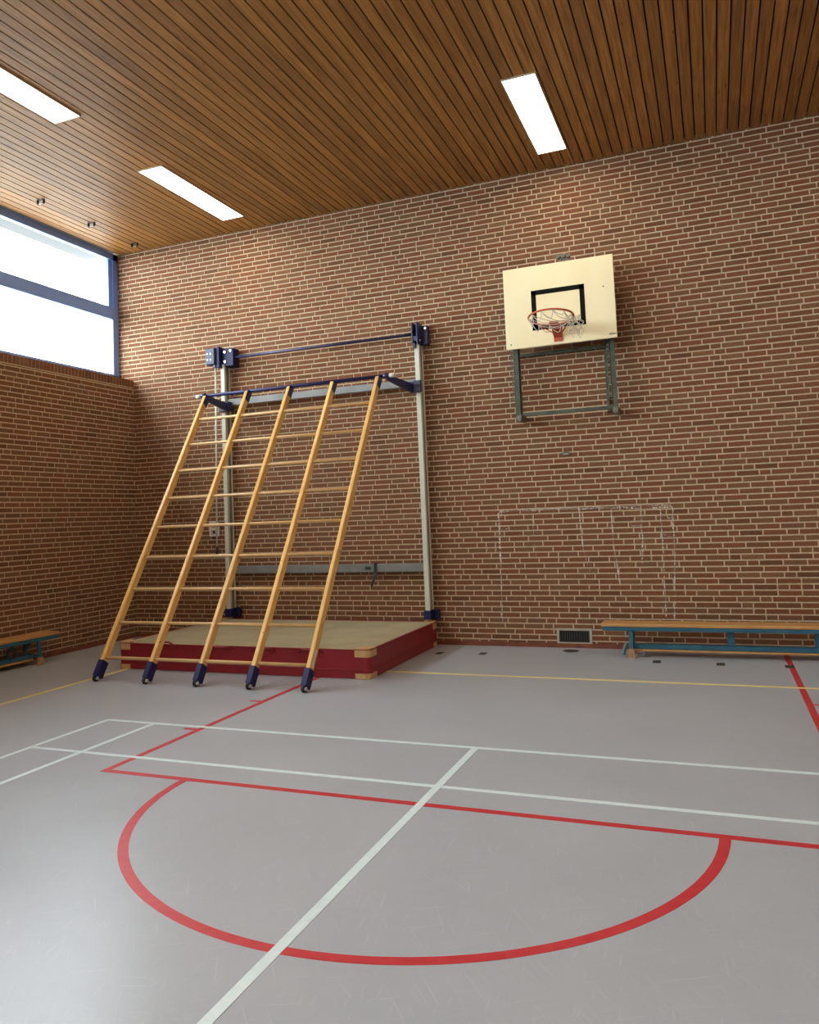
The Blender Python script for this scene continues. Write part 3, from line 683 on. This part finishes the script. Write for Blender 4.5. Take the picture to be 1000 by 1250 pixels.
# ------------------------------------------------------------------ benches
def bench(name, loc_, rz, label, mirror=1, loops=True):
    """local x along the bench from its near end, y across with the room side at y = -.13 * mirror"""
    t = empty(name, loc_, label, 'bench', 'low gym benches along the walls', rz)
    LB = 4.0; hw = .125
    pl = MB()
    pl.bbox((0, -hw, .308), (LB, hw, .342), .008, 2); pl.build('seat_plank', M['bench_wood'], t)
    rl2 = MB()
    for s in (-1, 1): rl2.bbox((.012, s*(hw-.022)-.018, .268), (LB-.012, s*(hw-.022)+.018, .3075), .005, 1)
    for xx in (.012, LB-.052): rl2.box((xx, -hw+.02, .268), (xx+.04, hw-.02, .3075))
    rl2.build('seat_rail', M['teal'], t)
    lb_ = MB().bbox((.31, -.05, .078), (LB-.31, .05, .125), .005, 1); lo_ = lb_.build('lower_beam', M['teal'], t)
    MB().bbox((.325, -.055, .056), (LB-.325, .055, .077), .004, 1).build('balance_strip', M['bench_wood'], lo_)
    for xx in (.29, LB-.29):
        for s in (-1, 1):
            a0 = Vector((xx, s*.095, .27)); a1 = Vector((xx, s*.118, .075))
            lg = MB(); lg.add([a0+Vector((dx*.021, dy*.013, 0)) for dx in (-1, 1) for dy in (-1, 1)] + [a1+Vector((dx*.019, dy*.013, 0)) for dx in (-1, 1) for dy in (-1, 1)],
                              [(0, 1, 3, 2), (4, 6, 7, 5), (0, 2, 6, 4), (1, 5, 7, 3), (0, 4, 5, 1), (2, 3, 7, 6)])
            lgo = lg.build('leg', M['teal'], t)
            fo = MB(); yb = s*.122
            fo.add([Vector((xx+dx*.022, yb+dy*.018, .090)) for dx in (-1, 1) for dy in (-1, 1)] + [Vector((xx+dx*.040, yb+dy*.024, .0)) for dx in (-1, 1) for dy in (-1, 1)],
                   [(0, 1, 3, 2), (4, 6, 7, 5), (0, 2, 6, 4), (1, 5, 7, 3), (0, 4, 5, 1), (2, 3, 7, 6)]); fo.build('foot', M['foot_wood'], lgo)
        MB().box((xx-.016, -.115, .085), (xx+.016, .115, .118)).build('leg_tie', M['teal'], t)
        dr = 1 if xx < 1 else -1
        if loops: MB().tube([(xx+dr*.02, 0, .268), (xx+dr*.13, 0, .122)], .014, 8).build('brace', M['teal'], t)
        MB().tube([(xx-dr*.055, -.05*mirror, .135), (xx-dr*.075, -.05*mirror, .075), (xx-dr*.088, -.05*mirror, .020)], [.014, .019, .020], 8).build('hook_arm', M['teal_pale'], t)
        if loops: hk = MB().tube([(xx+dr*.20, -.035, .122), (xx+dr*.215, -.035, .21), (xx+dr*.25, -.035, .235), (xx+dr*.30, -.035, .21), (xx+dr*.33, -.035, .122)], .012, 8).build('loop', M['teal'], t)
    for xx in (1.23, 2.0, 2.77): MB().bbox((xx-.033, -.03, .124), (xx+.033, .03, .308), .004, 1).build('support', M['teal'], t)
    return t
bench('gym_bench', (6.365, -.385, 0), 0, 'low teal bench with wooden top against the brick wall under the chalk goal', 1, False)
bench('gym_bench', (.215, -1.775, 0), -math.pi/2, 'low teal bench with wooden top below the high window, cut off by picture edge', -1)

# ------------------------------------------------------------------ small things
vg = empty('vent_grille', (6.005, 0, .037), 'low wall vent with pale frame beside the long bench', 'vent')
f = MB(); vw, vh = .192, .176
f.box((-vw, -.010, 0), (vw, .03, .024)); f.box((-vw, -.010, vh-.024), (vw, .03, vh)); f.box((-vw, -.010, .024), (-vw+.026, .03, vh-.024)); f.box((vw-.026, -.010, .024), (vw, .03, vh-.024))
f.build('frame', M['vent_frame'], vg); MB().box((-vw+.026, .002, .024), (vw-.026, .0045, vh-.024)).build('backing', M['vent_dark'], vg)
sl = MB().box((-.0035, -.006, .024), (.0035, .002, vh-.024)).mesh('slat', M['slat'])
for k in range(13):
    o = bpy.data.objects.new('slat', sl); C.objects.link(o); o.parent = vg; o.location = (-.156 + .026*k, 0, 0)
wb = empty('wall_socket', (1.325, 0, 1.355), 'white double wall socket behind the climbing frame', 'socket')
MB().bbox((-.075, -.038, 0), (.075, 0, .2), .008).build('housing', M['white'], wb)
for z_ in (.02, .108):
    q = MB().bbox((-.052, -.042, z_), (.052, -.036, z_+.072), .003, 1).build('cover', M['vent_frame'], wb)
    MB().tube([(0, -.0435, z_+.036), (0, -.041, z_+.036)], .02, 12).build('socket_hole', M['vent_dark'], q)
ov = empty('wall_plate', (6.02, -.0, 2.154), 'small dark oval plate on the bricks below the basketball board', 'wall plate')
MB().prism([(.055*math.cos(2*math.pi*k/24), .02*math.sin(2*math.pi*k/24)) for k in range(24)], (0, 0, .012), Matrix.Translation((0, -.0, 0)) @ Matrix.Rotation(math.pi/2, 4, 'X')).build('plate', M['green'], ov)
MB().bbox((-.03, -.017, -.007), (.03, -.011, .007), .002, 1).build('insert', M['vent_frame'], ov)
for a, b, wh in ((6.824, 3.654, 'upper left'), (6.978, 3.642, 'upper right'), (6.824, 3.517, 'lower left'), (6.969, 3.498, 'lower right')):
    tag(MB().tube([(a, -.002, b), (a, .004, b)], .009, 8).build('wall_plug', M['vent_dark']), 'tiny dark wall plug right of the basketball board, %s of four' % wh, 'wall plug', 'wall plugs beside the board')
for x_, y_, lab in ((6.908, -.69, 'dark floor socket plate near the end of the long bench'), (7.488, -.717, 'dark floor socket plate between two others before the long bench'), (8.074, -.732, 'dark floor socket plate on the red line before the long bench'),
                    (5.10, -.53, 'dark square floor plate right of the crash mat, standing alone'), (4.62, -.58, 'dark floor plate beside the back corner of the crash mat')):
    t = empty('floor_plate', (x_, y_, 0), lab, 'floor plate', 'dark plates set in the floor')
    MB().bbox((-.038, -.065, 0), (.038, .065, .003), .001, 1).build('cover', M['plate'], t)
    MB().box((-.028, -.006, .003), (.028, .006, .0036)).build('finger_slot', M['vent_dark'], t)
t = empty('floor_cover', (5.995, -.215, 0), 'round dark floor cover in front of the wall vent', 'floor cover')
MB().prism([(.082*math.cos(2*math.pi*k/32), .082*math.sin(2*math.pi*k/32), 0) for k in range(32)], (0, 0, .003)).build('lid', M['plate'], t)
MB().tube([(.083*math.cos(2*math.pi*k/32), .083*math.sin(2*math.pi*k/32), .001) for k in range(32)], .003, 5, True).build('rim', M['slat'], t)

# chalk goal drawn on the bricks: thin worn strokes on the brick faces
ch = MB(); rc = random.Random(8)
def stroke(pts, w=.012):
    P = [Vector((a, 0, b)) for a, b in pts]; Q = []
    for a, b in zip(P, P[1:]):
        n = max(1, int((b-a).length/.04))
        for i in range(n): Q.append(a.lerp(b, i/n) + Vector((rc.uniform(-.004, .004), 0, rc.uniform(-.004, .004))))
    Q.append(P[-1])
    for a, b in zip(Q, Q[1:]):
        d = (b-a).normalized(); n = Vector((-d.z, 0, d.x))*w/2; y = -.0024
        ch.add([(p.x, yy, p.z) for yy in (y-.0003, y) for p in (a-n, b-n, b+n, a+n)], [(0, 1, 2, 3), (4, 7, 6, 5)])
stroke([(5.214, 1.53), (5.215, 1.25), (5.212, 1.0)], .020); stroke([(5.212, 1.0), (5.2, .25)], .010)
stroke([(5.214, 1.53), (5.7, 1.545), (6.2, 1.53), (6.6, 1.53), (6.85, 1.50), (7.0, 1.515), (7.11, 1.51)], .015)
stroke([(5.23, 1.545), (5.6, 1.53), (6.1, 1.55), (6.5, 1.535)], .010); stroke([(6.5, 1.52), (6.8, 1.54), (7.1, 1.53)], .008)
stroke([(6.135, 1.52), (6.14, 1.25), (6.16, 1.05), (6.19, .92)], .013); stroke([(6.19, .92), (6.22, .82)], .007)
stroke([(6.478, 1.53), (6.475, 1.2), (6.50, .95), (6.525, .70)], .014)
stroke([(6.788, 1.50), (6.785, 1.2), (6.77, .92)], .014); stroke([(6.985, 1.50), (6.99, 1.1), (6.985, .70), (6.98, .35)], .013)
stroke([(7.113, 1.51), (7.105, 1.0), (7.085, .65), (7.063, .33)], .014)
stroke([(5.6, 1.5), (5.62, 1.0)], .006); stroke([(5.23, 1.48), (5.31, 1.49), (5.33, 1.44), (5.24, 1.43)], .007)
stroke([(5.24, 1.36), (5.32, 1.365), (5.31, 1.33), (5.24, 1.33)], .007); stroke([(6.68, 1.38), (6.80, 1.385), (6.80, 1.33), (6.68, 1.33), (6.68, 1.38)], .007)
stroke([(7.04, 1.43), (7.07, 1.39), (7.11, 1.41)], .008); stroke([(7.0, 1.22), (7.1, 1.18)], .007)
tag(ch.build('chalk_drawing', M['chalk'], fix=False), 'faint white chalk goal drawn on the bricks above the vent', 'chalk drawing')
